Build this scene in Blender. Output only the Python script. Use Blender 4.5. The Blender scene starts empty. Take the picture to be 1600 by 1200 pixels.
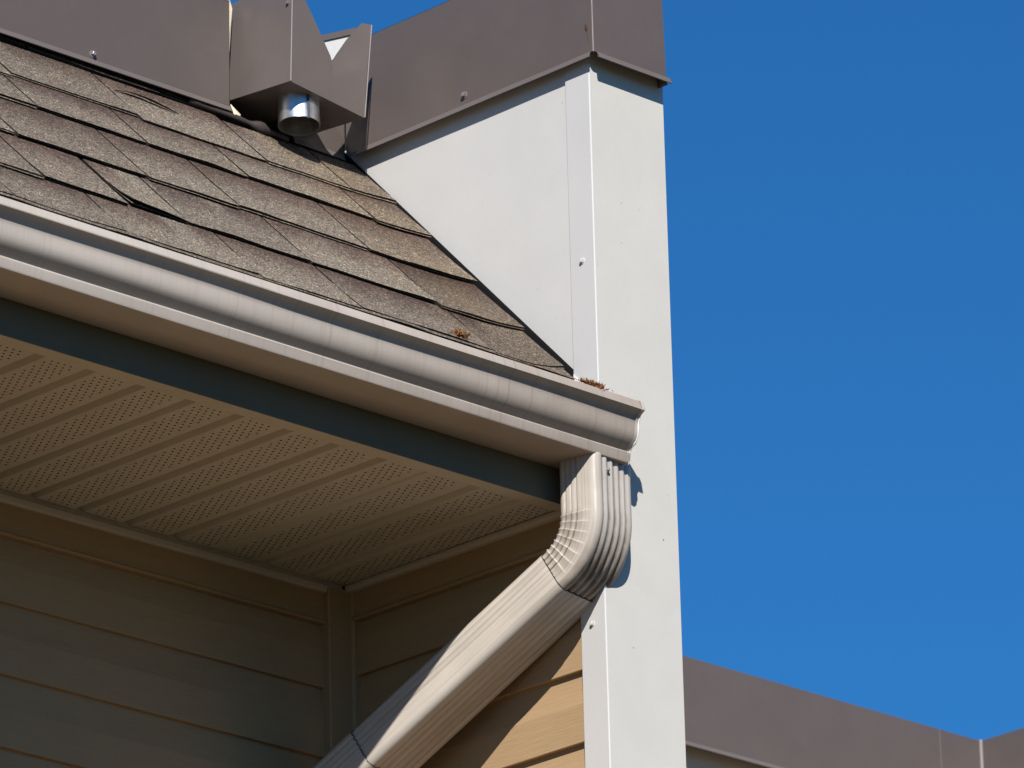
import bpy, bmesh, math, random
from mathutils import Vector, Matrix, noise
random.seed(7)
RAD = math.radians
scene = bpy.context.scene
COL = scene.collection

# ------------------------------------------------------------------ camera
cam_d = bpy.data.cameras.new('camera')
cam = bpy.data.objects.new('camera', cam_d); COL.objects.link(cam)
YAW, PITCH, ROLL = RAD(44.83), RAD(20.4), RAD(-1.49)
fw = Vector((math.sin(YAW)*math.cos(PITCH), math.cos(YAW)*math.cos(PITCH), math.sin(PITCH)))
r0 = Vector((math.cos(YAW), -math.sin(YAW), 0)); u0 = r0.cross(fw)
rt = math.cos(ROLL)*r0 + math.sin(ROLL)*u0
up = -math.sin(ROLL)*r0 + math.cos(ROLL)*u0
m3 = Matrix((rt, up, -fw)).transposed()
cam.matrix_world = Matrix.Translation((-7.0336, -6.8839, 1.6408)) @ m3.to_4x4()
cam_d.sensor_width = 36.0
cam_d.lens = 10500/1600*36.0
cam_d.clip_start = 0.1
cam_d.clip_end = 5000
cam_d.dof.use_dof = True
cam_d.dof.focus_distance = 10.5
cam_d.dof.aperture_fstop = 20.0
scene.camera = cam

# ------------------------------------------------------------------ sky and sun
SUN_TO = Vector((-0.92, -1.0, 0.95)).normalized()
EL = math.asin(SUN_TO.z); AZ = math.atan2(SUN_TO.x, SUN_TO.y)
world = bpy.data.worlds.new('World'); scene.world = world
world.use_nodes = True
wn = world.node_tree
bg = wn.nodes['Background']
sky = wn.nodes.new('ShaderNodeTexSky')
sky.sky_type = 'NISHITA'; sky.sun_disc = False
sky.sun_elevation = EL; sky.sun_rotation = AZ
sky.altitude = 200; sky.air_density = 1.0; sky.dust_density = 0.0; sky.ozone_density = 6.0
tint = wn.nodes.new('ShaderNodeMix'); tint.data_type = 'RGBA'; tint.blend_type = 'MULTIPLY'
tint.inputs[0].default_value = 1.0; tint.inputs[7].default_value = (.21, .69, 1.0, 1)     # deep polarised blue
wn.links.new(sky.outputs[0], tint.inputs[6]); wn.links.new(tint.outputs[2], bg.inputs[0])
bg.inputs[1].default_value = 0.073
sd = bpy.data.lights.new('sun', 'SUN'); sd.energy = 5.0; sd.angle = RAD(0.5); sd.color = (1.0, 0.955, 0.89)
sun = bpy.data.objects.new('sun', sd); COL.objects.link(sun)
sun.rotation_euler = SUN_TO.to_track_quat('Z', 'Y').to_euler()
sun.location = (-6, -6, 8)
scene.view_settings.view_transform = 'Standard'
scene.view_settings.look = 'None'
scene.view_settings.exposure = 0.45
scene.view_settings.gamma = 1.0
scene.render.engine = 'CYCLES'

# ------------------------------------------------------------------ materials
class NT:
    def __init__(s, name):
        s.m = bpy.data.materials.new(name); s.m.use_nodes = True
        s.t = s.m.node_tree; s.b = s.t.nodes['Principled BSDF']
        s.tc = s.t.nodes.new('ShaderNodeNewGeometry')
    def n(s, typ, **kw):
        x = s.t.nodes.new(typ)
        for k, v in kw.items(): setattr(x, k, v)
        return x
    def l(s, a, b): s.t.links.new(a, b)
    def pos(s, scale=(1, 1, 1)):
        mp = s.n('ShaderNodeMapping'); mp.inputs['Scale'].default_value = scale
        s.l(s.tc.outputs['Position'], mp.inputs['Vector']); return mp.outputs[0]
    def noise(s, scale, stretch=(1, 1, 1), detail=4, rough=.55):
        x = s.n('ShaderNodeTexNoise'); x.inputs['Scale'].default_value = scale
        x.inputs['Detail'].default_value = detail; x.inputs['Roughness'].default_value = rough
        s.l(s.pos(stretch), x.inputs['Vector']); return x.outputs['Fac']
    def ramp(s, fac, stops):
        r = s.n('ShaderNodeValToRGB'); e = r.color_ramp.elements
        while len(e) < len(stops): e.new(.5)
        for i, (p, c) in enumerate(stops):
            e[i].position = p; e[i].color = (c[0], c[1], c[2], 1) if hasattr(c, '__len__') else (c, c, c, 1)
        s.l(fac, r.inputs[0]); return r.outputs[0]
    def mix(s, fac, a, b, mode='MIX'):
        x = s.n('ShaderNodeMix', data_type='RGBA', blend_type=mode)
        for sock, v in ((x.inputs[0], fac), (x.inputs[6], a), (x.inputs[7], b)):
            if hasattr(v, 'is_output') or isinstance(v, bpy.types.NodeSocket): s.l(v, sock)
            elif hasattr(v, '__len__'): sock.default_value = (v[0], v[1], v[2], 1)
            else: sock.default_value = v
        return x.outputs[2]
    def math(s, op, a, b=0.0):
        x = s.n('ShaderNodeMath', operation=op)
        for i, v in enumerate((a, b)):
            if isinstance(v, bpy.types.NodeSocket): s.l(v, x.inputs[i])
            else: x.inputs[i].default_value = v
        return x.outputs[0]
    def col(s, c):
        if isinstance(c, bpy.types.NodeSocket): s.l(c, s.b.inputs['Base Color'])
        else: s.b.inputs['Base Color'].default_value = (c[0], c[1], c[2], 1)
    def bump(s, h, strength, dist):
        x = s.n('ShaderNodeBump'); x.inputs['Strength'].default_value = strength
        x.inputs['Distance'].default_value = dist
        s.l(h, x.inputs['Height']); s.l(x.outputs[0], s.b.inputs['Normal'])
    def rough(s, r, spec=.5, metal=0.):
        if isinstance(r, bpy.types.NodeSocket): s.l(r, s.b.inputs['Roughness'])
        else: s.b.inputs['Roughness'].default_value = r
        s.b.inputs['Specular IOR Level'].default_value = spec
        s.b.inputs['Metallic'].default_value = metal

def scl(c, k): return (c[0]*k, c[1]*k, c[2]*k)

def painted(name, c, rough=.45, spec=.4, speck=.0, mott=.06, streak=None, bump=.15, wob=.0):
    """coil-coated sheet metal: mottling, specks of dirt, optional run-off streaks"""
    a = NT(name)
    n1 = a.noise(9, detail=6)
    base = a.mix(a.ramp(n1, [(.3, 0), (.75, 1)]), scl(c, 1-mott), scl(c, 1+mott))
    n2 = a.noise(260, detail=2)
    base = a.mix(a.ramp(n2, [(.35, .16), (.55, 0)]), base, scl(c, .86))
    if speck:
        v = a.n('ShaderNodeTexVoronoi'); v.inputs['Scale'].default_value = 34
        a.l(a.pos(), v.inputs['Vector'])
        d = a.ramp(v.outputs['Distance'], [(.035, 1), (.07, 0)])
        k = a.ramp(a.noise(6), [(.46, 0), (.62, speck)])
        base = a.mix(a.math('MULTIPLY', d, k), base, (.10, .085, .06))
    if streak:
        st, sc = streak
        n3 = a.noise(1, (170, 0, 1.2), detail=3, rough=.6)
        n4 = a.noise(1, (38, 0, .6), detail=2)
        f = a.math('MULTIPLY', a.ramp(n3, [(.47, 0), (.72, st)]), a.ramp(n4, [(.42, .10), (.66, 1)]))
        sn = a.n('ShaderNodeSeparateXYZ'); a.l(a.tc.outputs['True Normal'], sn.inputs[0])
        f = a.math('MULTIPLY', f, a.ramp(a.math('ABSOLUTE', sn.outputs[1]), [(.2, 0), (.6, 1)]))
        sp = a.n('ShaderNodeSeparateXYZ'); a.l(a.tc.outputs['Position'], sp.inputs[0])
        ramp_x = a.math('ADD', a.math('MULTIPLY', sp.outputs[0], .55), .86)
        gr = a.ramp(ramp_x, [(.25, .30), (.9, 1)])
        base = a.mix(a.math('MULTIPLY', f, gr), base, sc)
        film = a.math('MULTIPLY', a.ramp(a.noise(14, (1, 1, 1), detail=5), [(.30, .50), (.7, 1.0)]), a.ramp(ramp_x, [(.35, .05), (.86, .72)]))
        base = a.mix(film, base, (.25, .195, .15))
    a.col(base)
    rr = a.ramp(a.noise(30, detail=3), [(.3, max(.05, rough-.07)), (.7, rough+.08)])
    a.rough(rr, spec)
    h = a.noise(420, detail=2)
    if wob:
        w = a.noise(11, detail=2)
        x = a.n('ShaderNodeBump'); x.inputs['Strength'].default_value = wob; x.inputs['Distance'].default_value = .01
        a.l(w, x.inputs['Height'])
        y = a.n('ShaderNodeBump'); y.inputs['Strength'].default_value = bump; y.inputs['Distance'].default_value = .0006
        a.l(h, y.inputs['Height']); a.l(x.outputs[0], y.inputs['Normal']); a.l(y.outputs[0], a.b.inputs['Normal'])
    else:
        a.bump(h, bump, .0006)
    return a.m

M = {}
M['white'] = painted('white_panel', (.517, .507, .490), .5, .3, speck=.6, mott=.03, wob=.05)
M['white_end'] = painted('white_end_panel', (.522, .500, .456), .5, .3, speck=.9, mott=.035, wob=.05)
M['white_trim'] = painted('white_trim', (.505, .495, .485), .5, .3, speck=.6, mott=.02)
M['brown'] = painted('brown_metal', (.104, .083, .075), .40, .4, mott=.05, wob=.06)
M['brown_box'] = painted('brown_box_metal', (.128, .105, .095), .38, .45, mott=.07, wob=.04)
M['brown_hem'] = painted('brown_hem', (.128, .106, .097), .38, .5, mott=.06)
M['gutter'] = painted('gutter_aluminium', (.435, .383, .335), .42, .4, mott=.05, streak=(.75, (.17, .13, .10)))
M['gutter_clean'] = painted('gutter_rim', (.44, .39, .345), .40, .4, speck=.4, mott=.04)
M['soffit'] = painted('soffit_aluminium', (.54, .49, .405), .55, .15, mott=.05)
M['soffit_trim'] = painted('soffit_trim', (.54, .485, .40), .5, .2, speck=.8, mott=.05)
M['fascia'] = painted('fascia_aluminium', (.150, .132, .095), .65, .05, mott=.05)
M['cream'] = painted('cream_primer', (.72, .62, .46), .55, .3, mott=.05)
M['far_wall'] = painted('far_wall', (.42, .36, .29), .6, .3, mott=.03)
M['sealant'] = painted('sealant', (.72, .71, .68), .4, .5, mott=.08)
M['shade_rubber'] = painted('shade_black_membrane', (.018, .017, .018), .6, .3, mott=.2)  # membrane kept near-black; shade under the scupper box put into its colour
M['dark_seal'] = painted('dark_sealant', (.045, .035, .033), .6, .3, mott=.2)
M['screw_white'] = painted('screw_white', (.56, .54, .51), .3, .5)
M['screw_grey'] = painted('screw_grey', (.17, .15, .16), .3, .6)
M['deck'] = painted('plywood_deck', (.05, .04, .03), .8, .2)
M['black_felt'] = painted('black_felt', (.010, .0095, .0105), .85, .1)
M['roof_membrane'] = painted('flat_roof', (.30, .29, .28), .8, .2)
M['seam'] = painted('seam_sealant', (.26, .23, .22), .5, .4)

def siding_mat(name):
    a = NT(name)
    n = a.noise(1, (16, 16, 260), detail=5, rough=.6)
    c = (.372, .252, .142)
    base = a.mix(a.ramp(n, [(.3, 0), (.7, 1)]), scl(c, .93), scl(c, 1.05))
    base = a.mix(a.ramp(a.noise(3.5, detail=4), [(.4, 0), (.75, .35)]), base, scl(c, .85))
    a.col(base); a.rough(.6, .12)
    a.bump(n, .5, .0012)
    return a.m
def downspout_mat():
    a = NT('downspout_aluminium')
    c = (.480, .432, .380)
    uv = a.n('ShaderNodeUVMap'); uv.uv_map = 'tab'
    mp = a.n('ShaderNodeMapping'); mp.inputs['Scale'].default_value = (260, 3.2, 1); a.l(uv.outputs[0], mp.inputs['Vector'])
    n3 = a.n('ShaderNodeTexNoise'); n3.inputs['Scale'].default_value = 1; n3.inputs['Detail'].default_value = 3; a.l(mp.outputs[0], n3.inputs['Vector'])
    base = a.mix(a.ramp(a.noise(12, detail=5), [(.3, 0), (.75, 1)]), scl(c, .93), scl(c, 1.05))
    base = a.mix(a.ramp(n3.outputs['Fac'], [(.46, 0), (.72, .45)]), base, (.22, .17, .125))
    at = a.n('ShaderNodeAttribute'); at.attribute_name = 'dirt'
    k = a.math('MULTIPLY', at.outputs['Fac'], a.ramp(a.noise(55, detail=4), [(.22, .45), (.58, 1)]))
    base = a.mix(k, base, (.115, .085, .06))
    a.col(base); a.rough(a.ramp(a.noise(30), [(.3, .30), (.7, .46)]), .45)
    a.bump(a.noise(400, detail=2), .12, .0006)
    return a.m
M['downspout'] = downspout_mat()
M['siding'] = siding_mat('vinyl_siding')

def shingle_mat():
    a = NT('shingle_granules')
    v = a.n('ShaderNodeTexVoronoi'); v.inputs['Scale'].default_value = 520
    a.l(a.pos(), v.inputs['Vector'])
    sep = a.n('ShaderNodeSeparateColor'); a.l(v.outputs['Color'], sep.inputs[0])
    g = a.ramp(sep.outputs[0], [(0, (.050, .045, .040)), (.16, (.085, .076, .068)), (.34, (.17, .152, .130)), (.50, (.235, .205, .168)),
                                (.64, (.175, .178, .168)), (.78, (.36, .315, .255)), (.90, (.26, .17, .12)), (1, (.70, .65, .57))])
    big = a.ramp(a.noise(150, detail=3), [(.3, .72), (.7, 1.25)])
    g = a.mix(1.0, g, big, 'MULTIPLY')
    # printed darker colour band of the blend, per shingle
    uv = a.n('ShaderNodeUVMap'); uv.uv_map = 'tab'
    s = a.n('ShaderNodeSeparateXYZ'); a.l(uv.outputs[0], s.inputs[0])
    at = a.n('ShaderNodeObjectInfo')
    nz = a.noise(16, detail=3)
    vv = a.math('ADD', s.outputs[1], a.math('MULTIPLY', a.math('SUBTRACT', nz, .5), .55))
    f = a.ramp(vv, [(.35, 0), (.95, 1)])
    nu = a.noise(1, (7, .01, .01), detail=1)
    rnd = a.math('FRACT', a.math('ADD', a.math('MULTIPLY', at.outputs['Random'], 3.7), nu))
    k = a.ramp(a.math('ADD', nu, a.math('MULTIPLY', at.outputs['Random'], .25)), [(.46, 0), (.54, 1)])
    f = a.math('MULTIPLY', f, k)
    g = a.mix(a.math('MULTIPLY', f, 1.0), g, a.mix(1.0, g, (.46, .37, .37), 'MULTIPLY'))
    tint = a.ramp(at.outputs['Random'], [(0, (.50, .48, .49)), (.18, (.82, .82, .82)), (.36, (.60, .57, .57)), (.54, (.92, .91, .89)), (.72, (.66, .645, .64)), (.86, (.86, .85, .84)), (1, (.54, .51, .50))])
    g = a.mix(1.0, a.mix(1.0, g, tint, 'MULTIPLY'), (.96, .91, .84), 'MULTIPLY')
    # tan dust washed out below the scupper, down along the wall
    px = a.n('ShaderNodeSeparateXYZ'); a.l(a.tc.outputs['Position'], px.inputs[0])
    dx = a.math('ABSOLUTE', a.math('ADD', px.outputs[0], .13))
    w = a.ramp(a.math('ADD', dx, a.math('MULTIPLY', a.math('SUBTRACT', a.noise(9, detail=3), .5), .25)), [(.02, 1), (.16, 0)])
    g = a.mix(a.math('MULTIPLY', w, .5), g, a.mix(1.0, g, (1.16, 1.04, .84), 'MULTIPLY'))
    a.col(g); a.rough(.92, .25)
    h = a.math('ADD', v.outputs['Distance'], a.noise(900, detail=1))
    a.bump(h, .7, .0012)
    return a.m
M['shingle'] = shingle_mat()
M['asphalt_edge'] = painted('asphalt_edge', (.018, .015, .013), .9, .1, mott=.3)

def galv():
    a = NT('galvanised_steel')
    n = a.noise(45, detail=4)
    c = a.ramp(n, [(.3, (.40, .40, .40)), (.7, (.60, .60, .59))])
    r = a.ramp(a.noise(1, (70, 70, 6), detail=3), [(.60, 0), (.72, .9)])
    c = a.mix(r, c, (.30, .17, .06))
    a.col(c); a.rough(a.ramp(n, [(.3, .28), (.7, .45)]), .5, .95)
    return a.m
M['galv'] = galv()

def ground_mat():
    a = NT('lawn_ground')
    n = a.noise(.6, detail=8)
    a.col(a.ramp(n, [(.3, (.050, .038, .021)), (.55, (.070, .053, .029)), (.75, (.09, .066, .038))]))
    a.rough(.95, .1); a.bump(a.noise(30, detail=6), .6, .03)
    return a.m
M['ground'] = ground_mat()

def simple(name, c, r=.8):
    a = NT(name); n = a.noise(140, detail=3)
    a.col(a.mix(a.ramp(n, [(.3, 0), (.7, 1)]), scl(c, .55), scl(c, 1.3))); a.rough(r, .2); return a.m
M['needle'] = simple('dry_needles', (.20, .085, .03))
M['rust'] = simple('rust', (.09, .045, .02))

# ------------------------------------------------------------------ object helpers
ORG = {}
def link(o): COL.objects.link(o); return o
def empty(name, loc):
    o = link(bpy.data.objects.new(name, None)); o.location = loc; o.empty_display_size = .1
    ORG[o] = Vector(loc); return o
def tag(o, label=None, cat=None, group=None, kind=None):
    if label: o['label'] = label
    if cat: o['category'] = cat
    if group: o['group'] = group
    if kind: o['kind'] = kind
    return o
def mesh(name, verts, faces, mats, parent=None, mi=None, smooth=None, solid=None, uv=None, bevel=None, org=None, dirt=None):
    """verts in world metres; the object sits at its parent's origin"""
    pv = ORG[parent] if parent else Vector(org or (0, 0, 0))
    me = bpy.data.meshes.new(name)
    me.from_pydata([tuple(Vector(v)-pv) for v in verts], [], faces)
    if not isinstance(mats, (list, tuple)): mats = [mats]
    for m in mats: me.materials.append(m)
    if mi: me.polygons.foreach_set('material_index', mi)
    if uv:
        L = me.uv_layers.new(name='tab')
        for lp in me.loops: L.data[lp.index].uv = uv[lp.vertex_index]
    if dirt:
        A_ = me.attributes.new('dirt', 'FLOAT', 'POINT'); A_.data.foreach_set('value', dirt)
    bm = bmesh.new(); bm.from_mesh(me); bmesh.ops.recalc_face_normals(bm, faces=bm.faces); bm.to_mesh(me); bm.free()
    if smooth is not None:
        me.polygons.foreach_set('use_smooth', [True]*len(me.polygons)); me.set_sharp_from_angle(angle=RAD(smooth))
    me.update()
    o = link(bpy.data.objects.new(name, me))
    if parent: o.parent = parent
    else: o.location = pv
    ORG[o] = pv
    if solid:
        md = o.modifiers.new('sheet', 'SOLIDIFY'); md.thickness = solid; md.offset = 0
    if smooth is not None:
        md = o.modifiers.new('normals', 'WEIGHTED_NORMAL'); md.keep_sharp = True; md.weight = 60
    if bevel:
        md = o.modifiers.new('edge', 'BEVEL'); md.width = bevel; md.segments = 2; md.limit_method = 'ANGLE'; md.angle_limit = RAD(40)
    return o
def copy_child(o, parent, delta=(0, 0, 0)):
    c = o.copy(); link(c); c.parent = parent; c.location = Vector(o.location)+Vector(delta)
    ORG[c] = ORG[o]+Vector(delta); return c
BF = [(0, 3, 2, 1), (4, 5, 6, 7), (0, 1, 5, 4), (1, 2, 6, 5), (2, 3, 7, 6), (3, 0, 4, 7)]
def box(name, a, b, mat, parent=None, bevel=None, org=None):
    (x0, y0, z0), (x1, y1, z1) = a, b
    v = [(x0, y0, z0), (x1, y0, z0), (x1, y1, z0), (x0, y1, z0), (x0, y0, z1), (x1, y0, z1), (x1, y1, z1), (x0, y1, z1)]
    return mesh(name, v, BF, mat, parent, bevel=bevel, org=org)
def extrude(name, prof, axis, t0, t1, mat, parent=None, segs=1, closed=False, smooth=30, solid=None, jit=0, caps=False, org=None, bevel=None):
    """profile of (a,b): axis 'x' -> (t,a,b), axis 'y' -> (a,t,b), axis 'z' -> (a,b,t)"""
    n = len(prof); V = []; Fc = []
    for i in range(segs+1):
        t = t0+(t1-t0)*i/segs
        for k, (a, b) in enumerate(prof):
            if jit:
                w = Vector((t*2.3, k*.35, 7.1)); a2 = a+jit*noise.noise(w); b2 = b+jit*noise.noise(w+Vector((9, 3, 1)))
            else: a2, b2 = a, b
            V.append({'x': (t, a2, b2), 'y': (a2, t, b2), 'z': (a2, b2, t)}[axis])
    for i in range(segs):
        for k in range(n if closed else n-1):
            k2 = (k+1) % n
            Fc.append((i*n+k, i*n+k2, (i+1)*n+k2, (i+1)*n+k))
    if caps and closed:
        Fc.append(tuple(range(n))); Fc.append(tuple(segs*n+k for k in range(n)))
    return mesh(name, V, Fc, mat, parent, smooth=smooth, solid=solid, org=org, bevel=bevel)
def screw(parent, pos, nrm, mat, r=.0045):
    """hex-head sheet-metal screw with a washer flange"""
    nrm = Vector(nrm).normalized(); q = nrm.to_track_quat('Z', 'Y')
    V = []; Fc = []
    rings = [(r*1.55, 0, 14), (r*1.5, r*.22, 14), (r*1.05, r*.3, 14)]
    for rr, h, n in rings:
        for k in range(n):
            t = 2*math.pi*k/n; V.append(Vector(pos)+q @ Vector((rr*math.cos(t), rr*math.sin(t), h)))
    for i in range(2):
        for k in range(14): Fc.append((i*14+k, i*14+(k+1) % 14, (i+1)*14+(k+1) % 14, (i+1)*14+k))
    b = len(V)
    for h, rr in ((r*.3, r), (r*1.25, r), (r*1.4, r*.8)):
        for k in range(6):
            t = 2*math.pi*k/6+.3; V.append(Vector(pos)+q @ Vector((rr*math.cos(t), rr*math.sin(t), h)))
    for i in range(2):
        for k in range(6): Fc.append((b+i*6+k, b+i*6+(k+1) % 6, b+(i+1)*6+(k+1) % 6, b+(i+1)*6+k))
    Fc.append(tuple(b+12+k for k in range(6)))
    return mesh('screw', V, Fc, mat, parent)

# ------------------------------------------------------------------ key dimensions (metres)
YF = .056          # fascia line at soffit level
SH = Vector((-.0205, -.0200, -.0105))   # fascia, gutter and downspout stand forward of and drop below the soffit
YW = .584          # front wall face
ZS = 5.111         # soffit underside
ZT = 6.05          # coping top
RA = RAD(45.81); RQ = Vector((0, .0526, 5.3331))
RS = Vector((0, math.cos(RA), math.sin(RA))); RN = Vector((0, -math.sin(RA), math.cos(RA)))
def roofp(x, s, h): return Vector((x, 0, 0))+RQ+RS*s+RN*h
XL = -3.2          # left end of what is built

# ------------------------------------------------------------------ ground
g = mesh('ground', [(-400, -400, 0), (400, -400, 0), (400, 400, 0), (-400, 400, 0)], [(0, 1, 2, 3)], M['ground'])
tag(g, 'dry grass ground around the building', 'ground', kind='structure')

# ------------------------------------------------------------------ house: walls, soffit, fascia, roof
house = empty('house', (-1.6, .6, 0))
tag(house, 'house corner with tan lap siding, perforated soffit and brown shingle roof', 'house')

# Dutch-lap siding profile, (out, z) for one course, z from its butt edge
CH = .1163
DL = [(.000, .0), (-.0115, .0), (-.0125, .0012), (-.0120, .004), (-.0120, .060), (-.0115, .064), (-.0090, .072), (-.0045, .092), (-.0020, .108), (-.0012, .1200)]
DL = [(o*.8, h) for o, h in DL]
wall = box('wall', (XL, YW+.010, 0), (0.0, YW+.16, 5.20), M['siding'], house)
first = None
for k in range(12):
    z = 4.932-CH*k
    if first is None:
        first = extrude('siding_board', [(YW+.008+o, z+h) for o, h in DL], 'x', XL, -.050, M['siding'], wall, segs=24, smooth=25, jit=.0006)
    else: copy_child(first, wall, (0, 0, -CH*k))
# upper course cut under the frieze trim
extrude('siding_board', [(YW+.008+o, 4.932+CH+h) for o, h in DL[:5]], 'x', XL, -.050, M['siding'], wall, segs=6, smooth=25)
# undersill trim / frieze
extrude('frieze_trim', [(YW+.012, 5.038), (YW-.006, 5.038), (YW-.009, 5.041), (YW-.006, 5.044), (YW-.004, 5.050), (YW-.004, 5.092), (YW+.010, 5.092)], 'x', XL, -.050, M['siding'], wall, segs=10, smooth=25)

wall2 = box('wall', (.012, .0535, 0), (.06, YW+.16, 5.32), M['siding'], house)
first = None
for k in range(12):
    z = 4.8430-CH*k
    if first is None:
        first = extrude('siding_board', [(.013+o, z+h) for o, h in DL], 'y', .050, YW-.012, M['siding'], wall2, segs=10, smooth=25, jit=.0004)
        for j in (1,): copy_child(first, wall2, (0, 0, CH*j))
    else: copy_child(first, wall2, (0, 0, -CH*k))
extrude('siding_board', [(.013+o, 4.8430+2*CH+h) for o, h in DL[:3]+[(-.012, .02)]], 'y', .050, YW-.012, M['siding'], wall2, smooth=25)
extrude('frieze_trim', [(.014, 5.050), (-.002, 5.050), (-.006, 5.053), (-.003, 5.057), (-.001, 5.062), (-.001, 5.098), (.012, 5.098)], 'y', .050, YW-.012, M['siding'], wall2, smooth=25)
# inside corner post
extrude('corner_post', [(-.052, YW+.006), (-.052, YW-.014), (-.050, YW-.016), (-.004, YW-.016), (-.002, YW-.018), (.0, YW-.020), (.014, YW-.020)], 'z', 3.5, 5.098, M['siding'], house, smooth=25)

# soffit: trims as one part, each three-pan perforated panel a child
ZP = ZS
def V3(*a): return tuple(a)
def strip_mesh(lists):
    V = []; Fc = []
    for prof, axis, t0, t1 in lists:
        b = len(V); n = len(prof)
        for t in (t0, t1):
            for p, q in prof: V.append((t, p, q) if axis == 'x' else (p, t, q))
        for k in range(n-1): Fc.append((b+k, b+k+1, b+n+k+1, b+n+k))
    return V, Fc
sv, sf = strip_mesh([
    ([(YW+.008, 5.091), (YW-.008, 5.0905), (YW-.012, 5.093), (YW-.012, 5.101), (YW-.009, 5.1035), (YW-.004, 5.104), (YW-.004, 5.125)], 'x', XL, -.012),
    ([(.010, 5.0985), (-.008, 5.0985), (-.012, 5.101), (-.012, 5.108), (-.009, 5.1105), (-.004, 5.111), (-.004, 5.13)], 'y', .052, YW-.012),
])
soffit = mesh('soffit', sv, sf, M['soffit_trim'], house, smooth=30, solid=.0008)
extrude('front_trim', [(YF-.0165, 5.1010), (YF-.0165, 5.1000), (YF+.025, 5.1045), (YF+.027, 5.1065), (YF+.027, 5.112)], 'x', XL, -.004, M['soffit_trim'], soffit, segs=4, solid=.0008)
PW = .0979
def soffit_panel(x0, thin=False, ny0=YF+.020, ny1=YW-.002):
    """three 4-inch pans with V grooves between, really perforated"""
    V = []; Fc = []; idx = {}
    def vid(p):
        k = (round(p[0], 5), round(p[1], 5), round(p[2], 5))
        if k not in idx: idx[k] = len(V); V.append(p)
        return idx[k]
    def quad(*ps): Fc.append(tuple(vid(p) for p in ps))
    rows = int((ny1-ny0)/.0108); dy = (ny1-ny0)/rows; cw = .0061
    for pan in range(3):
        xa = x0+pan*PW
        gw = .0205 if pan or not thin else .0080
        gd = .0115 if pan or not thin else .0030
        # groove at the left of each pan
        gx = [xa, xa+gw*.36, xa+gw*.64, xa+gw]
        gz = [ZP, ZP+gd, ZP+gd, ZP]
        for i in range(3):
            for r in range(rows):
                a, b = ny0+r*dy, ny0+(r+1)*dy
                quad((gx[i], a, gz[i]), (gx[i+1], a, gz[i+1]), (gx[i+1], b, gz[i+1]), (gx[i], b, gz[i]))
        hx0 = xa+gw+(PW-gw-9*cw)/2-.0015
        xs = [xa+gw]+[hx0+i*cw for i in range(10)]+[xa+PW]
        for r in range(rows):
            a, b = ny0+r*dy, ny0+(r+1)*dy
            for i in range(11):
                hole = 1 <= i <= 9 and (i+r) % 2 == 0 and 1 < r < rows-1
                p, q = xs[i], xs[i+1]
                if not hole: quad((p, a, ZP), (q, a, ZP), (q, b, ZP), (p, b, ZP)); continue
                cx, cy, rr = (p+q)/2, (a+b)/2, .0021
                corners = [(p, a), (q, a), (q, b), (p, b)]
                ring = [(cx+rr*math.cos(t), cy+rr*1.0*math.sin(t)) for t in [RAD(-157.5+45*j) for j in range(8)]]
                # ring[0..7] starting lower-left
                R = [(x, y, ZP) for x, y in ring]; Cn = [(x, y, ZP) for x, y in corners]
                quad(Cn[0], R[0], R[1]); quad(Cn[0], R[1], R[2], Cn[1]); quad(Cn[1], R[2], R[3]); quad(Cn[1], R[3], R[4], Cn[2])
                quad(Cn[2], R[4], R[5]); quad(Cn[2], R[5], R[6], Cn[3]); quad(Cn[3], R[6], R[7]); quad(Cn[3], R[7], R[0], Cn[0])
    return V, Fc
XP0 = -.290
pv, pf = soffit_panel(XP0, True)
mesh('soffit_panel', pv, pf, M['soffit'], soffit, smooth=20)
pv, pf = soffit_panel(XP0-3*PW)
pan0 = mesh('soffit_panel', pv, pf, M['soffit'], soffit, smooth=20)
for k in range(1, 8): copy_child(pan0, soffit, (-3*PW*k, 0, 0))
# fascia cover
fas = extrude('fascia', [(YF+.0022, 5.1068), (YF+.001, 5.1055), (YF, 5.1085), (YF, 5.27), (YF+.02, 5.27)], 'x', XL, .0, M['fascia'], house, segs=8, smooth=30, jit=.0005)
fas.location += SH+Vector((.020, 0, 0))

box('sun_leak_block', (XL, YF+.004, 5.118), (-.001, YF+.024, 5.305), M['deck'], house)  # unseen board, added to stop sun leaking through the soffit holes
# roof deck and shingles
dv = [roofp(x, s, h) for h in (-.03, -.0135) for s in (-.045, .70) for x in (XL, -.001)]
roof = mesh('roof', dv, [(0, 1, 3, 2), (4, 5, 7, 6), (0, 1, 5, 4), (2, 3, 7, 6), (0, 2, 6, 4), (1, 3, 7, 5)], M['black_felt'], house)
dv = [roofp(x, s, h) for h in (-.03, -.0135) for s in (.7002, .86) for x in (XL, -.285)]
mesh('upper_deck', dv, [(0, 1, 3, 2), (4, 5, 7, 6), (0, 1, 5, 4), (2, 3, 7, 6), (0, 2, 6, 4), (1, 3, 7, 5)], M['black_felt'], roof)

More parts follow.
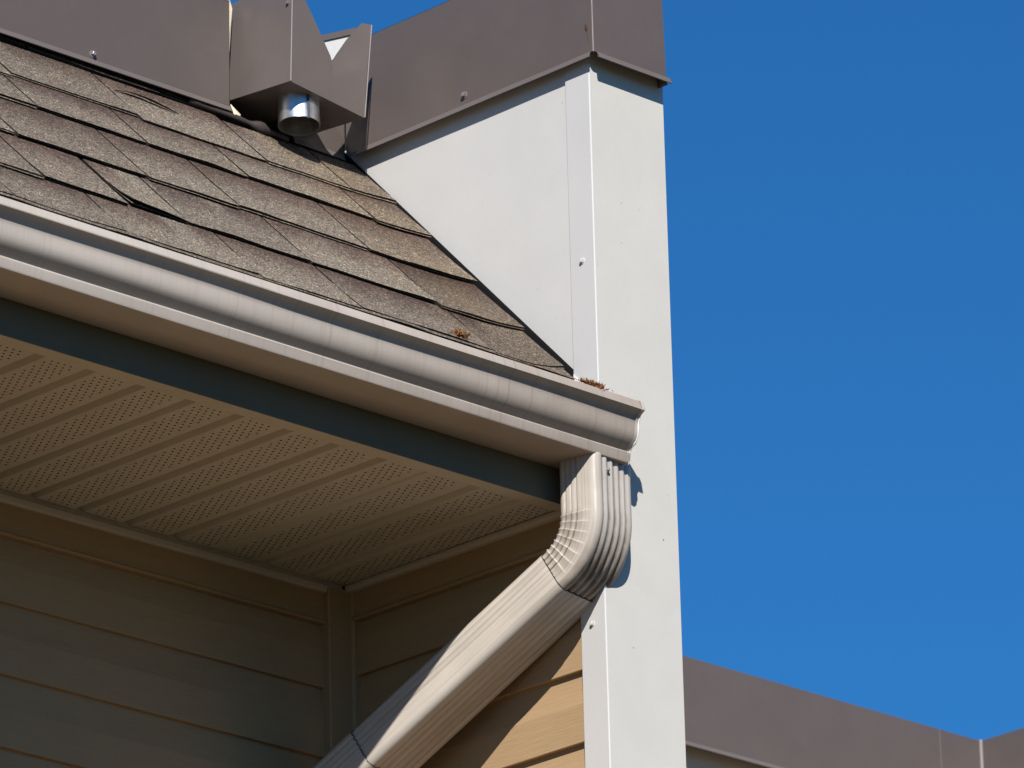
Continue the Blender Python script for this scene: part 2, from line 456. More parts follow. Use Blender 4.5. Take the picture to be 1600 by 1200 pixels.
def shingle(x0, x1, sb, st, expo, tone=0, lift=None, base_out=None, th=None):
    """one laminated tab: top layer and the base layer peeping out below it, both with bare asphalt edges"""
    nx = max(4, int((x1-x0)/.022)); ns = 5
    V = []; Fc = []; MI = []; UV = []
    sd0 = random.random()*50
    th = th or random.choice((.0014, .0018, .0026))
    lift = lift if lift is not None else (random.random()*.0018, random.random()*.0018)
    bo = base_out if base_out is not None else random.choice((.0, .0, .003, .005))
    for layer in (0, 1):
        b0 = len(V)
        off = 0 if layer == 0 else bo
        t = th if layer == 0 else .0015
        for side in (0, 1):
            for j in range(ns+1):
                for i in range(nx+1):
                    u = i/nx; x = x0+(x1-x0)*u
                    if i == 0: x += .0024
                    if i == nx: x -= .0024
                    vv = j/ns
                    w = noise.noise(Vector((x*13, sd0, 1.7)))*.0026+noise.noise(Vector((x*60, sd0, 4.2)))*.0008
                    sbj = (sb(x) if callable(sb) else sb)+w-off
                    s = sbj+(st-sbj)*vv
                    d = (s-sbj)
                    lf = (lift[0]*(1-u)+lift[1]*u)*max(0, 1-d/.09)**2
                    lf += max(0, noise.noise(Vector((x*9, sd0+20, 0))))*.003*max(0, 1-d/.07)
                    h = .0025-.034*min(d, .2)*.9+lf
                    if layer: h -= th*1.05+lf*.6
                    if side: h -= t
                    V.append(roofp(x, s, h)); UV.append((x-x0, d/expo))
        n1 = (nx+1)*(ns+1)
        def I(sd, j, i): return b0+sd*n1+j*(nx+1)+i
        for j in range(ns):
            for i in range(nx):
                Fc.append((I(0, j, i), I(0, j, i+1), I(0, j+1, i+1), I(0, j+1, i))); MI.append(0)
        for i in range(nx): Fc.append((I(0, 0, i), I(1, 0, i), I(1, 0, i+1), I(0, 0, i+1))); MI.append(1)
        for j in range(ns):
            Fc.append((I(0, j, 0), I(0, j+1, 0), I(1, j+1, 0), I(1, j, 0))); MI.append(1)
            Fc.append((I(0, j, nx), I(1, j, nx), I(1, j+1, nx), I(0, j+1, nx))); MI.append(1)
        for j in range(ns):
            for i in range(nx):
                if j == 0:
                    Fc.append((I(1, j, i), I(1, j+1, i), I(1, j+1, i+1), I(1, j, i+1))); MI.append(1)
    return mesh('shingle', V, Fc, [M['shingle'], M['asphalt_edge']], roof, mi=MI, uv=UV, smooth=35)

def rise(s0, x1, amt):   # courses curl upward where they run into the side wall
    return lambda x: s0+amt*max(0, 1-(x1-x)/.11)**1.6
rows = [  # butt s, next butt s, right edge, curl, joints
    ( .722, .86, -.270, .0,  [-2.0, -1.72, -1.44, -1.16, -.93, -.70, -.42]),
    ( .551, .722, -.004, .010, [-2.1, -1.83, -1.55, -1.30, -1.07, -.829, -.565, -.300, -.112]),
    ( .427, .551, -.008, .013, [-2.0, -1.76, -1.50, -1.25, -1.05, -.850, -.625, -.413, -.140]),
    ( .265, .427, -.017, .015, [-2.1, -1.80, -1.52, -1.25, -.990, -.728, -.540, -.263]),
    ( .103, .265, -.022, .020, [-2.0, -1.75, -1.51, -1.27, -1.035, -.860, -.743, -.490, -.222]),
    (-.040, .103, -.026, .036, [-2.1, -1.85, -1.62, -1.40, -1.170, -.953, -.688, -.482, -.203]),
]
for s0, s1, xr, cl, js in rows:
    xs = [-2.35]+js+[xr]
    for a, b in zip(xs[:-1], xs[1:]):
        last = b == xr
        kw = {}
        top = s1+.035
        if abs(a+.860) < .001 and s0 == .103: kw = dict(lift=(.009, .002))
        if abs(b+.860) < .001 and s0 == .103: kw = dict(lift=(.003, .001), base_out=.0); b -= .006
        if last and s0 < .7: kw = dict(lift=(.001, .002))
        if s0 == .551 and a > -.31: top = .698
        shingle(a, b, rise(s0, xr, cl) if last else s0+random.choice((-.006, -.003, .001, .004, .007)), top, s1-s0, **kw)
# starter strip under the first course
shingle(-2.35, -.03, -.044, .05, .13, lift=(0, 0), base_out=0, th=.003)
# torn, curled flake on the third tab
fl = []
for i in range(9):
    u = i/8; x = -.555+.13*u; s = .655+.006*math.sin(u*5)-.004*u; k = math.sin(math.pi*u)
    for ds, h in ((-.003*k, .0005+.006*k), (.008*k+.001, .0005+.001*k)): fl.append(roofp(x, s+ds, h))
mesh('curled_flake', fl, [(2*i, 2*i+1, 2*i+3, 2*i+2) for i in range(8)], M['asphalt_edge'], roof, solid=.001)
# lumpy sealant bead at the foot of the coping
V = []; Fc = []
for i in range(25):
    u = i/24; x = -.36+.20*u; rr = .005+.003*noise.noise(Vector((u*7, 0, 3)))+(.006*math.exp(-((u-.72)/.07)**2))
    c = roofp(x, .722-.012*u-.03*max(0, u-.5), .004)
    for k in range(8):
        t = 2*math.pi*k/8; V.append(c+Vector((0, rr*math.cos(t), rr*math.sin(t))))
for i in range(24):
    for k in range(8): Fc.append((i*8+k, i*8+(k+1) % 8, (i+1)*8+(k+1) % 8, (i+1)*8+k))
mesh('sealant_bead', V, Fc, M['dark_seal'], roof, smooth=60)

# ------------------------------------------------------------------ white wing wall
XR = .171
wing = empty('wing_wall', (.085, .3, 0))
tag(wing, 'narrow white metal-clad wing wall rising past the gutter against the sky', 'wall')
box('core', (.03, .03, 0), (XR-.004, .75, 5.86), M['white'], wing)
extrude('end_panel', [(.0028, .0012), (XR-.0025, .0012), (XR, .0035), (XR, .75)], 'z', 0, 5.87, M['white_end'], wing, segs=1, smooth=30, solid=.001)
# side panel stops on the line where it meets the shingles
pl = [(.0465, 5.3331+(.0465-.0526)*math.tan(RA)), (.0465, 5.87), (.62, 5.87), (.575, 5.3331+(.575-.0526)*math.tan(RA))]
mesh('side_panel', [(.004, y, z) for y, z in pl]+[(.03, y, z) for y, z in pl], [(0, 1, 2, 3), (4, 7, 6, 5), (0, 4, 5, 1), (1, 5, 6, 2), (2, 6, 7, 3), (3, 7, 4, 0)], M['white'], wing)
prof = [(.006, .0535), (0, .0535), (0, .0022)]+[(.0022-.0022*math.cos(t), .0022-.0022*math.sin(t)) for t in (RAD(15*i) for i in range(1, 6))]+[(.0022, 0), (.0042, .0)]
trim = extrude('corner_trim', prof, 'z', 0, 5.868, M['white_trim'], wing, smooth=40)
screw(trim, (0, .0271, 5.5112), (-1, 0, 0), M['screw_white'], .0034)
screw(trim, (0, .0285, 4.9092), (-1, 0, 0), M['screw_white'], .0034)
# dark upstand of roofing felt in the slot between shingles and panel
uv_ = [(.053, -.034), (.053, .0), (.60, .0), (.60, -.034)]
mesh('felt_upstand', [(-.002, y, 5.3331+(y-.0526)*math.tan(RA)+dz) for y, dz in uv_], [(0, 1, 2, 3)], M['black_felt'], wing, solid=.002)
# bright end of the step flashing
mesh('flashing_end', [(-.018, .046, 5.302), (-.004, .050, 5.320), (-.0035, .016, 5.284), (-.014, .020, 5.279), (-.002, .052, 5.328), (-.002, .012, 5.288)],
     [(0, 1, 2, 3), (1, 4, 5, 2)], M['white_trim'], wing, solid=.001)

# ------------------------------------------------------------------ metal copings
GX, GY = .012, .023
def face_sheet(name, pts, mat, parent, solid=.0015): return mesh(name, pts, [tuple(range(len(pts)))], mat, parent, solid=solid)
ZH = 5.842
cop = empty('metal_coping', (.08, .3, ZH))
tag(cop, 'brown metal coping capping the white wing wall, rust spot near its corner', 'coping')
XCR = .156
# left face + end face + right face as one folded sheet with a rounded corner
def fold(z, out=0.):
    gx, gy, xr = GX+out, GY+out, XCR+out
    P = [(-gx, .552), (-gx, .30), (-gx, .1), (-gx, -gy+.003)]
    P += [(-gx+.003-.003*math.cos(t), -gy+.003-.003*math.sin(t)) for t in (RAD(22.5*i) for i in range(1, 4))]
    P += [(-gx+.003, -gy), (.03, -gy), (.09, -gy), (xr-.003, -gy), (xr, -gy+.003), (xr, .55)]
    return [(x, y, z) for x, y in P]
V = fold(ZH+.010)+fold(5.95, -.001)+fold(ZT-.002, -.003); n = len(fold(0))
Fc = [(r*n+i, r*n+i+1, (r+1)*n+i+1, (r+1)*n+i) for r in range(2) for i in range(n-1)]
mesh('face_sheet', V, Fc, M['brown'], cop, smooth=50)
V = fold(ZT-.0015, -.003); V = [v for v in V]
mesh('top_sheet', V+[(x, y, ZT-.004) for x, y, z in V], [tuple(range(n))]+[tuple(range(2*n-1, n-1, -1))], M['brown'], cop)
# drip hems, kicked outward
def hem(name, a, b, out, parent, h=.011, kick=.0045):
    """strip from a to b (bottom of sheet), kicked out along `out`"""
    a, b, out = Vector(a), Vector(b), Vector(out); N = 14; V = []
    for i in range(N+1):
        p = a.lerp(b, i/N); w = .0006*noise.noise(p*9)
        for dz, k in ((h, .0002), (h*.75, .0012), (.001, kick), (0, kick-.0012), (h*.4, .0008)): V.append(p+out*(k+w)+Vector((0, 0, dz)))
    return mesh(name, V, [(i*5+k, i*5+k+1, (i+1)*5+k+1, (i+1)*5+k) for i in range(N) for k in range(4)], M['brown_hem'], parent, smooth=35)
hem('drip_hem', (-GX, .525, ZH), (-GX, -GY+.006, ZH), (-1, 0, 0), cop)
hem('drip_hem', (-GX+.008, -GY, ZH), (XCR+.006, -GY, ZH), (0, -1, 0), cop)
hem('drip_hem', (XCR, -GY+.004, ZH), (XCR, .5, ZH), (1, 0, 0), cop)
screw(cop, (-GX-.0002, .271, 5.8690), (-1, 0, 0), M['screw_grey'], .0042)
# rust blob and its run
V = []; N = 10
for z, r in ((5.904, .0012), (5.902, .0028), (5.897, .0034), (5.893, .0028), (5.889, .0012), (5.880, .0011), (5.874, .0016), (5.868, .001), (5.858, .0009), (5.852, .0003)):
    for k in range(N):
        t = 2*math.pi*k/N; V.append((-GX+.0008+r*.7*math.cos(t), -.0085-.25*(5.9-z)*.5+r*math.sin(t), z))
mesh('rust_spot', V, [(i*N+k, i*N+(k+1) % N, (i+1)*N+(k+1) % N, (i+1)*N+k) for i in range(9) for k in range(N)], M['rust'], cop, smooth=60)
# short return of the coping at the inner corner, along the back of the roof
YC = .548
mesh('return_sheet', [(-.140, .552, 5.862), (-.150, .552, 5.93), (-.150, .552, 5.96), (-GX, .556, 5.96), (-GX, .556, 5.852), (-.132, .552, 5.852)], [(5, 0, 1, 2, 3, 4)], M['brown'], cop, solid=.0012)
hem('drip_hem', (-.131, .5515, 5.841), (-GX-.002, .5555, 5.841), (0, -1, 0), cop)

cop2 = empty('metal_coping', (-1.6, YC, 5.85))
tag(cop2, 'long brown metal coping along the top of the shingle roof', 'coping')
XE = -.2745
mesh('face_sheet', [(XL, YC, 5.862), (-1.5, YC, 5.862), (XE, YC, 5.866), (XE, YC-.001, 5.96), (XE, YC-.002, ZT), (-1.5, YC, ZT), (XL, YC, ZT)], [(0, 1, 2, 3, 4, 5, 6)], M['brown'], cop2, solid=.0012)
mesh('top_sheet', [(XL, YC-.001, ZT), (XE, YC-.003, ZT), (XE, YC+.19, ZT), (XL, YC+.19, ZT)], [(0, 1, 2, 3)], M['brown'], cop2, solid=.0015)
mesh('back_sheet', [(XL, YC+.19, ZT), (XE, YC+.19, ZT), (XE, YC+.19, 5.86), (XL, YC+.19, 5.86)], [(0, 1, 2, 3)], M['brown'], cop2, solid=.0012)
hem('drip_hem', (-2.4, YC, 5.851), (XE+.004, YC, 5.855), (0, -1, 0), cop2, h=.012, kick=.005)
screw(cop2, (-.5673, YC-.0008, 5.8740), (0, -1, 0), M['screw_grey'], .0042)
# pale primer-coated end flange of the coping
mesh('end_flange', [(XE+.0015, YC+.006, 6.056), (XE+.012, YC+.010, 6.060), (XE+.0175, YC+.010, 6.046), (XE+.0105, YC+.010, 5.967), (XE+.002, YC+.006, 5.965)], [(0, 1, 2, 3, 4)], M['cream'], cop2, solid=.001)
mesh('end_tab', [(-.268, YC+.004, 5.872), (-.243, YC+.008, 5.862), (-.255, YC-.004, 5.851), (-.2665, YC-.003, 5.852)], [(0, 1, 2, 3)], M['cream'], cop2, solid=.001)

# parapet core behind the copings, open at the scupper
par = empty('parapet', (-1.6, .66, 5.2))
tag(par, 'membrane-covered parapet behind the scupper opening, its shade painted black', 'parapet')
box('core', (XL, YC+.012, 5.70), (XE-.004, YC+.18, ZT-.004), M['shade_rubber'], par)
box('sill', (XE-.0035, .612, 5.70), (.03, YC+.1795, 5.903), M['shade_rubber'], par)
box('core', (-GX+.004, YC+.055, 5.89), (XCR-.003, 1.6, ZT-.006), M['shade_rubber'], par)

# ------------------------------------------------------------------ scupper conductor box
cb = empty('scupper_box', (-.10, .55, 5.92))
tag(cb, 'brown sheet-metal scupper box with V-notched front and round outlet under it', 'scupper')
Bn, Bl, Br, Bb = (-.1824, .500, 5.9200), (-.1824, .690, 5.9360), (-.0145, .506, 5.9040), (-.0145, .690, 5.919)
tn, tl = (-.1815, .4930, 6.105), (-.1815, .69, 6.1000)
mesh('side_sheet', [Bn, Bl, tl, tn], [(0, 1, 2, 3)], M['brown_box'], cb, solid=.0014)
# front: V notch, the right ear bellied outward
fr = [Bn, (-.098, .5035, 5.9120), Br, (-.0120, .5010, 5.985), (-.0050, .4960, 6.0680), (-.026, .4965, 6.0650), (-.032, .498, 6.0580), (-.053, .5055, 6.0305), (-.074, .5085, 5.9990),
      (-.0865, .5055, 5.9830), (-.0915, .4985, 5.9770), (-.096, .4975, 5.987), (-.1143, .496, 6.0125), (-.147, .4935, 6.058), tn, (-.182, .4975, 5.985), (-.094, .4988, 5.950)]
ff = [(0, 1, 16, 15), (15, 16, 10, 11, 12, 13, 14), (1, 2, 3, 16), (16, 3, 9, 10), (3, 4, 5, 6, 7, 8, 9)]
fo = mesh('front_sheet', fr, ff, M['brown_box'], cb, smooth=35); fo.modifiers.clear()
mesh('bottom_sheet', [Bn, Br, Bb, Bl], [(0, 1, 2, 3)], M['brown_box'], cb, solid=.0014)
mesh('back_sheet', [Bl, Bb, (-.0175, .690, 5.96), (-.1824, .690, 5.96)], [(0, 1, 2, 3)], M['brown_box'], cb, solid=.0014)
def tube(name, a, b, r, mat, parent, n=20, rb=None):
    a, b = Vector(a), Vector(b); q = (b-a).to_track_quat('Z', 'Y'); V = []
    for p, rr in ((a, r), (b, rb or r)):
        for k in range(n): V.append(p+q @ Vector((rr*math.cos(2*math.pi*k/n), rr*math.sin(2*math.pi*k/n), 0)))
    Fc = [(k, (k+1) % n, n+(k+1) % n, n+k) for k in range(n)]+[tuple(range(n)), tuple(range(n, 2*n))]
    return mesh(name, V, Fc, mat, parent, smooth=40)
tube('edge_seam', Vector(Bn)+Vector((-.0006, -.0006, 0)), Vector(tn)+Vector((-.0006, -.0006, 0)), .0011, M['seam'], cb, 8)
tube('edge_seam', Vector(Br)+Vector((0, -.001, 0)), (-.0050, .4950, 6.067), .0010, M['seam'], cb, 8)
screw(cb, (-.1822, .5035, 6.058), (-1, 0, 0), M['screw_grey'], .003)
# outlet tube, open below
oc = Vector((-.121, .548, 0)); V = []; N = 40; Fc = []
rings = [(.0338, 5.930), (.0338, 5.900), (.0340, 5.880), (.0344, 5.8745), (.0344, 5.873), (.0330, 5.8733), (.0326, 5.89), (.0326, 5.93)]
for r, z in rings:
    for k in range(N):
        t = 2*math.pi*k/N; zz = z+(.0035*math.cos(t+2.4) if z < 5.895 else 0)
        V.append((oc.x+r*math.cos(t), oc.y+r*math.sin(t), zz))
for i in range(len(rings)-1):
    for k in range(N): Fc.append((i*N+k, i*N+(k+1) % N, (i+1)*N+(k+1) % N, (i+1)*N+k))
ot = mesh('outlet_tube', V, Fc, M['galv'], cb, smooth=40)
sa = RAD(-106)
p = Vector((oc.x+.0349*math.cos(sa), oc.y+.0349*math.sin(sa), 0)); tv = Vector((-math.sin(sa), math.cos(sa), 0)); nv = Vector((math.cos(sa), math.sin(sa), 0))
mesh('lap_seam', [p-tv*.002+Vector((0, 0, 5.873)), p+tv*.0015+Vector((0, 0, 5.873)), p+tv*.0015+Vector((0, 0, 5.915)), p-tv*.003+Vector((0, 0, 5.915)), p+nv*.001+Vector((0, 0, 5.875)), p+nv*.001+Vector((0, 0, 5.915))],
     [(0, 4, 5, 3), (4, 1, 2, 5)], M['dark_seal'], ot)

cb.location += Vector((-.062, -.067, -.0385))       # hangs clear of both copings

# ------------------------------------------------------------------ gutter
gut = empty('gutter', (-1.2, 0, 5.16))
tag(gut, 'stained beige K-style gutter running along the roof edge', 'gutter')
XG = .0215
GP = [(.0545, 5.262), (.0545, 5.163), (.0525, 5.161), (-.0335, 5.161), (-.0355, 5.162), (-.0368, 5.1645), (-.0388, 5.1735), (-.0396, 5.1765), (-.0385, 5.1785),
      (-.0372, 5.1798), (-.0388, 5.1822), (-.0428, 5.1850), (-.0475, 5.1888), (-.0520, 5.1935), (-.0552, 5.1995), (-.0571, 5.2060), (-.0579, 5.2130), (-.0582, 5.2190), (-.0591, 5.2242),
      (-.0615, 5.2290), (-.0655, 5.2330), (-.0700, 5.2362), (-.0738, 5.2385), (-.0740, 5.2402), (-.0702, 5.2515), (-.0688, 5.2535), (-.0665, 5.2540), (-.0640, 5.2525), (-.0625, 5.2490)]
trough = extrude('trough', GP, 'x', -2.6, XG, M['gutter'], gut, segs=60, smooth=30, jit=.0009)
# end cap: plate over the profile, with a flange wrapped round the edge
cv = [(XG+.001, y, z) for y, z in GP[:27]]
cap = mesh('end_cap', cv, [tuple(range(len(cv)))], M['gutter_clean'], gut, solid=.001)
V = []; N = len(GP[3:27])
for x, o in ((XG-.004, .0009), (XG+.0018, .0014), (XG+.0038, .0010), (XG+.0042, -.002)):
    for i, (y, z) in enumerate(GP[3:27]):
        a = Vector(GP[3:27][max(0, i-1)]); b = Vector(GP[3:27][min(N-1, i+1)]); tn_ = (b-a).normalized(); nn = Vector((tn_.y, -tn_.x))
        if nn.x > 0 and i > 2: nn = -nn
        wob = .0012*noise.noise(Vector((i*.6, x*80, 2)))
        V.append((x+wob*.6, y+nn.x*(o+wob), z+nn.y*(o+wob)))
mesh('cap_flange', V, [(r*N+i, r*N+i+1, (r+1)*N+i+1, (r+1)*N+i) for r in range(3) for i in range(N-1)], M['gutter_clean'], cap, smooth=40)
# white sealant smeared on the cap edge
V = []; Fc = []
for i in range(22):
    u = i/21; k = u*11+8; i0 = min(int(k), len(GP)-2); f = k-i0
    y = GP[i0][0]*(1-f)+GP[i0+1][0]*f; z = GP[i0][1]*(1-f)+GP[i0+1][1]*f
    r = .0016+.0016*noise.noise(Vector((u*9, 1, 1)))
    for j in range(7):
        t = 2*math.pi*j/7; V.append((XG+.0035+r*math.cos(t), y-.001+r*math.sin(t), z+r*.4*math.sin(t)))
for i in range(21):
    for j in range(7): Fc.append((i*7+j, i*7+(j+1) % 7, (i+1)*7+(j+1) % 7, (i+1)*7+j))
mesh('sealant', V, Fc, M['sealant'], cap, smooth=60)

# ------------------------------------------------------------------ downspout
ds = empty('downspout', (-.01, .01, 5.1))
tag(ds, 'beige corrugated downspout dropping from the gutter end and slanting back to the wall', 'downspout')
PHI = RAD(11); HD = Vector((-math.sin(PHI), math.cos(PHI), 0)); LA = Vector((math.cos(PHI), math.sin(PHI), 0))
WL, WD, BEND = .1031, .0724, RAD(59.8)
def section(N=160, grow=0., rib=.0030, side=.0015):
    """rounded rectangle (a: lateral, b: +towards house) with corrugations; third value is groove depth 0..1"""
    hw, hd, r = WL/2, WD/2, .0115
    pts = []
    segs = [((-hw+r, -hd), (hw-r, -hd), (0, -1)), ((hw, -hd+r), (hw, hd-r), (1, 0)), ((hw-r, hd), (-hw+r, hd), (0, 1)), ((-hw, hd-r), (-hw, -hd+r), (-1, 0))]
    for k, (p, q, nrm) in enumerate(segs):
        n = N//4-6
        for i in range(n+1):
            u = i/n; a = p[0]+(q[0]-p[0])*u; b = p[1]+(q[1]-p[1])*u
            if k in (0, 2):
                w = min(1, 8*u, 8*(1-u)); d = w*(.5-.5*math.cos(2*math.pi*5*u))**1.5; dep = rib
            else:
                uu = u if k == 3 else 1-u     # from house side to front
                d = max(0, math.sin(2*math.pi*uu*4.84))**2 if uu < .62 else 0; dep = side
            pts.append((a+nrm[0]*(grow-d*dep), b+nrm[1]*(grow-d*dep), d))
        c = [(hw-r, -hd+r), (hw-r, hd-r), (-hw+r, hd-r), (-hw+r, -hd+r)][k]; a0 = [-90, 0, 90, 180][k]
        for i in range(1, 6):
            t = RAD(a0+15*i); pts.append((c[0]+(r+grow)*math.cos(t), c[1]+(r+grow)*math.sin(t), 0))
    return pts
TOP = Vector((-.0073, .0063, 5.1635))
ZB = 5.0727                                        # where the bend starts
RT = .059; RC = RT+WD/2                           # throat and centre-line radius
def frame(l):
    """point, axis b (towards house/up side) at arc length l from the top"""
    l1 = TOP.z-ZB
    if l <= l1: return TOP-Vector((0, 0, l)), HD.copy(), 0
    a = min((l-l1)/RC, BEND)
    cen = Vector((TOP.x, TOP.y, ZB))+HD*RC
    rad = -HD*math.cos(a)-Vector((0, 0, 1))*math.sin(a)
    p = cen+rad*RC
    dirv = -Vector((0, 0, 1))*math.cos(a)+HD*math.sin(a)
    if a >= BEND: p += dirv*(l-l1-BEND*RC)
    return p, -rad, a
L1 = TOP.z-ZB; LB = BEND*RC; LEND = L1+LB+.014
def ring_mesh(name, sec, stations, parent, mod=None, dirtf=None):
    V = []; UV = []; DI = []; n = len(sec)
    for l, p, b in stations:
        for k, (u, v, g) in enumerate(sec):
            u2, v2 = mod(l, u, v) if mod else (u, v)
            V.append(p+LA*u2+b*v2); UV.append((k/n*.3, l)); DI.append(dirtf(l, u, v, g) if dirtf else g*.35)
    Fc = [(i*n+k, i*n+(k+1) % n, (i+1)*n+(k+1) % n, (i+1)*n+k) for i in range(len(stations)-1) for k in range(n)]
    return mesh(name, V, Fc, M['downspout'], parent, smooth=40, solid=.0008, uv=UV, dirt=DI)
def sweep(name, sec, ls, mod=None, dirtf=None):
    st = []
    for l in ls:
        p, b, a = frame(l); st.append((l, p, b))
    return ring_mesh(name, sec, st, ds, mod, dirtf)
def elbow_dirt(l, u, v, g):
    w = min(1, max(0, (l-L1*.7)/(LB*.6)))
    d = g*(.45+.5*w)+.10*w+.16*max(0, noise.noise(Vector((u*30, v*30, l*14))))
    if v < -WD*.38: d += .55*min(1, max(0, (l-L1-LB*.30)/(LB*.35)))*(1 if u > -WL*.42 else .5)     # grime under the heel
    if abs(u) > WL*.45 and v > -.01 and L1-.004 < l < L1+LB*.5: d += .18
    return min(.92, d)
crimps = [L1+LB*(.02+k*.148) for k in range(7)]
def crimp(l, u, v):
    f = min(1, max(0, (v+WD*.36)/(WD*.16)))*(.55+.45*min(1, max(0, (v+WD*.5)/WD)))
    d = 0
    for c in crimps:
        x = l-c
        am = .0019+.0009*noise.noise(Vector((c*90, 0, u*25+v*18)))
        x += .0011*noise.noise(Vector((c*70, v*45, 3)))
        if -.0016 < x <= 0: d += am*(1+x/.0016)
        elif 0 < x < .0105: d += am*(1-x/.0105)**1.5
    d *= f
    wv = .0004*noise.noise(Vector((u*60, v*60, l*40)))
    sgn = math.copysign(1, u)
    if abs(u) > WL/2-.006: u += sgn*(d+wv)
    if v > WD/2-.006: v += d*.6
    return u, v
ls = [i*.004 for i in range(int(L1/.004))]+[L1+LB*i/170 for i in range(171)]+[L1+LB+.014*i/6 for i in range(1, 7)]
elbow = sweep('elbow', section(), ls, crimp, elbow_dirt)
screw(elbow, TOP+LA*(-.0195)-HD*(WD/2)+Vector((0, 0, -.0225)), -HD, M['seam'], .0028)
PL = .452
def pjit(l, u, v):
    e = max(0, 1-(l-(LEND-.004))/.006)
    k = 1+.002*noise.noise(Vector((l*5, u*20, v*20)))
    return u*k, v*k
nP = 40
pipe = sweep('pipe', section(grow=.0014, rib=.0016, side=.0005), [LEND-.006+(PL)*i/nP for i in range(nP+1)], pjit)
# dark ragged joint where the elbow slides into the pipe
V = []; sec = [(u, v) for u, v, g in section(grow=.0010)]; n = len(sec)
for l in (LEND-.0078, LEND-.0055):
    p, b, a = frame(l)
    for k, (u, v) in enumerate(sec):
        w = .0010*noise.noise(Vector((k*.35, 0, 0)))
        d = (b.cross(LA)).normalized()
        V.append(p+LA*u+b*v+d*w)
mesh('joint_gap', V, [(k, (k+1) % n, n+(k+1) % n, n+k) for k in range(n)], M['dark_seal'], pipe)
# lower elbow: slides over the pipe, bends down the wall, then the drop to the ground
LE = LEND-.006+PL
p0, b0, _ = frame(LE-.030); dv_ = (frame(LE)[0]-frame(LE-.03)[0]).normalized()
stations = []
for i in range(5): stations.append((.03*i, p0+dv_*(.11*i/4), b0.copy()))
pe = p0+dv_*.11; rc = WD/2+.03; cen = pe-b0*rc
for i in range(1, 25):
    a = BEND*i/24; q = Matrix.Rotation(-a, 3, LA)
    if (q @ dv_).z > dv_.z: q = Matrix.Rotation(a, 3, LA)
    stations.append((.12+.004*i, cen+q @ (b0*rc), q @ b0))
_, lp, lb = stations[-1]
for z in (.03, lp.z-.05): stations.append((.22+z, lp-Vector((0, 0, z)), lb))
low = ring_mesh('lower_elbow', section(grow=.0030), stations, ds)
V = []; sec = section(grow=.0034); n = len(sec)
for l in (-.0012, .0012):
    for k, (u, v, g) in enumerate(sec): V.append(p0+dv_*(l+.0012*noise.noise(Vector((k*.3, 3, 0))))+LA*u+b0*v)
mesh('joint_gap', V, [(k, (k+1) % n, n+(k+1) % n, n+k) for k in range(n)], M['dark_seal'], low)

gut.location += SH; ds.location += SH

# ------------------------------------------------------------------ debris
def clump(name, c, rx, rs, cnt, label, lenr=.012, wall=False):
    rnd = random.Random(len(label)); V = []; Fc = []
    for i in range(cnt):
        x = c.x+rnd.gauss(0, rx); s = rnd.gauss(0, rs)
        p = Vector((x, c.y+s*.7, c.z+s*.5+rnd.random()*.004))
        d = Vector((rnd.gauss(0, 1), rnd.gauss(0, .7), rnd.gauss(.25, .7))).normalized()*lenr*rnd.uniform(.4, 1)
        w = Vector((rnd.gauss(0, 1), rnd.gauss(0, 1), rnd.gauss(0, 1))).cross(d).normalized()*.0007
        h = d.cross(w).normalized()*.0006
        b = len(V); V += [p-w, p+w, p+h, p+d*.6+w*.8+Vector((0, 0, .001)), p+d*.6-w*.8, p+d]
        Fc += [(b, b+1, b+3, b+4), (b+1, b+2, b+3), (b+2, b, b+4, b+3), (b+4, b+3, b+5)]
    return tag(mesh(name, V, Fc, M['needle'], org=tuple(c)), label, 'debris', 'dry debris on the gutter edge')
clump('dry_moss', roofp(-.268, -.024, .006), .007, .004, 150, 'small brown tuft of dry moss on the shingles above the gutter', .014)
clump('dry_moss', Vector((-.098, -.083, 5.2465)), .013, .0035, 460, 'brown clump of dry needles on the gutter rim beside the white corner trim', .010)
clump('dry_moss', Vector((-.058, .012, 5.286)), .024, .004, 150, 'scatter of brown needles on the last shingle by the wall', .008)

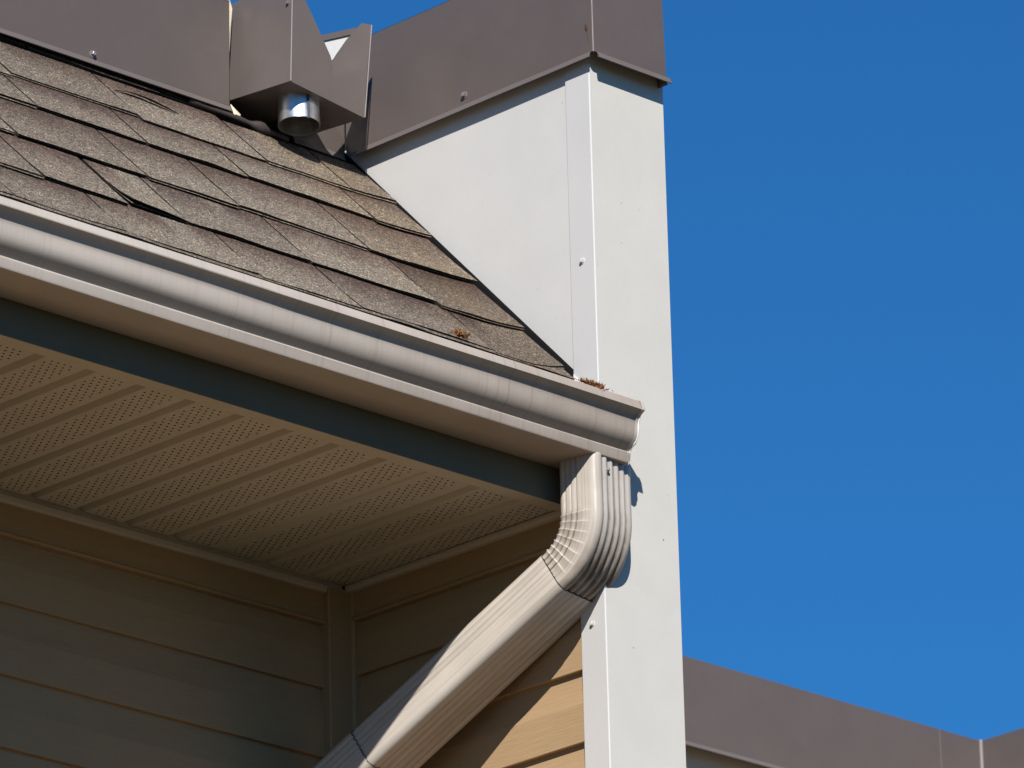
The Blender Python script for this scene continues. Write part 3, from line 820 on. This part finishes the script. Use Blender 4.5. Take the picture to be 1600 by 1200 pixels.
# ------------------------------------------------------------------ building beyond, same height, stepping back and forward again
far = empty('far_building', (3.0, 2.6, 0))
tag(far, 'blurred neighbouring block with brown coping at lower right', 'building')
FY, FX = 2.47, 3.695
box('wall', (XR+.01, FY+.03, 0), (FX+3, FY+2.5, 5.87), M['far_wall'], far)
box('wall', (FX+.03, -1.2, 0), (FX+3, FY+.029, 5.87), M['far_wall'], far)
fc = mesh('coping', [(XR+.01, FY, 5.862), (FX, FY, 5.862), (FX, -1.2, 5.862), (XR+.01, FY, ZT), (FX, FY, ZT), (FX, -1.2, ZT), (XR+.01, FY+2.4, ZT), (FX+3, FY+2.4, ZT), (FX+3, -1.2, ZT)],
     [(0, 1, 4, 3), (1, 2, 5, 4), (3, 4, 7, 6), (4, 5, 8, 7)], M['brown'], far, solid=.002)
hem('drip_hem', (XR+.02, FY, 5.850), (FX-.004, FY, 5.850), (0, -1, 0), fc, h=.014, kick=.008)
hem('drip_hem', (FX, FY, 5.850), (FX, -1.2, 5.850), (-1, 0, 0), fc, h=.014, kick=.008)
tube('seam', (FX-.003, FY-.003, 5.862), (FX-.003, FY-.003, ZT+.002), .004, M['seam'], fc, 8)
tube('seam', (FX-.135, FY-.001, 5.862), (FX-.135, FY-.0002, ZT), .0012, M['brown_hem'], fc, 8)

# main block behind the roof, flat roof on top
box('rear_block', (XL, .76, 0), (XR-.002, FY+.02, 5.86), M['roof_membrane'], house)
# white upstand with a thin brown edge, glimpsed through the scupper notch
A, B = Vector((.030, .905, 0)), Vector((.1155, .657, 0)); T = (B-A).normalized(); NO = Vector((-T.y, T.x, 0))*.02
up_ = empty('roof_upstand', (.07, .78, 6.04))
tag(up_, 'small white roof upstand with thin brown edge seen through the scupper notch', 'upstand')
def slab(name, z0, z1, off, mat):
    P = [A-NO*off, B-NO*off, B+NO*(1+off), A+NO*(1+off)]
    return mesh(name, [(p.x, p.y, z) for z in (z0, z1) for p in P], BF, mat, up_)
slab('panel', 6.0435, 6.139, 0, M['white'])
slab('edge_cap', 6.1392, 6.150, .15, M['brown'])
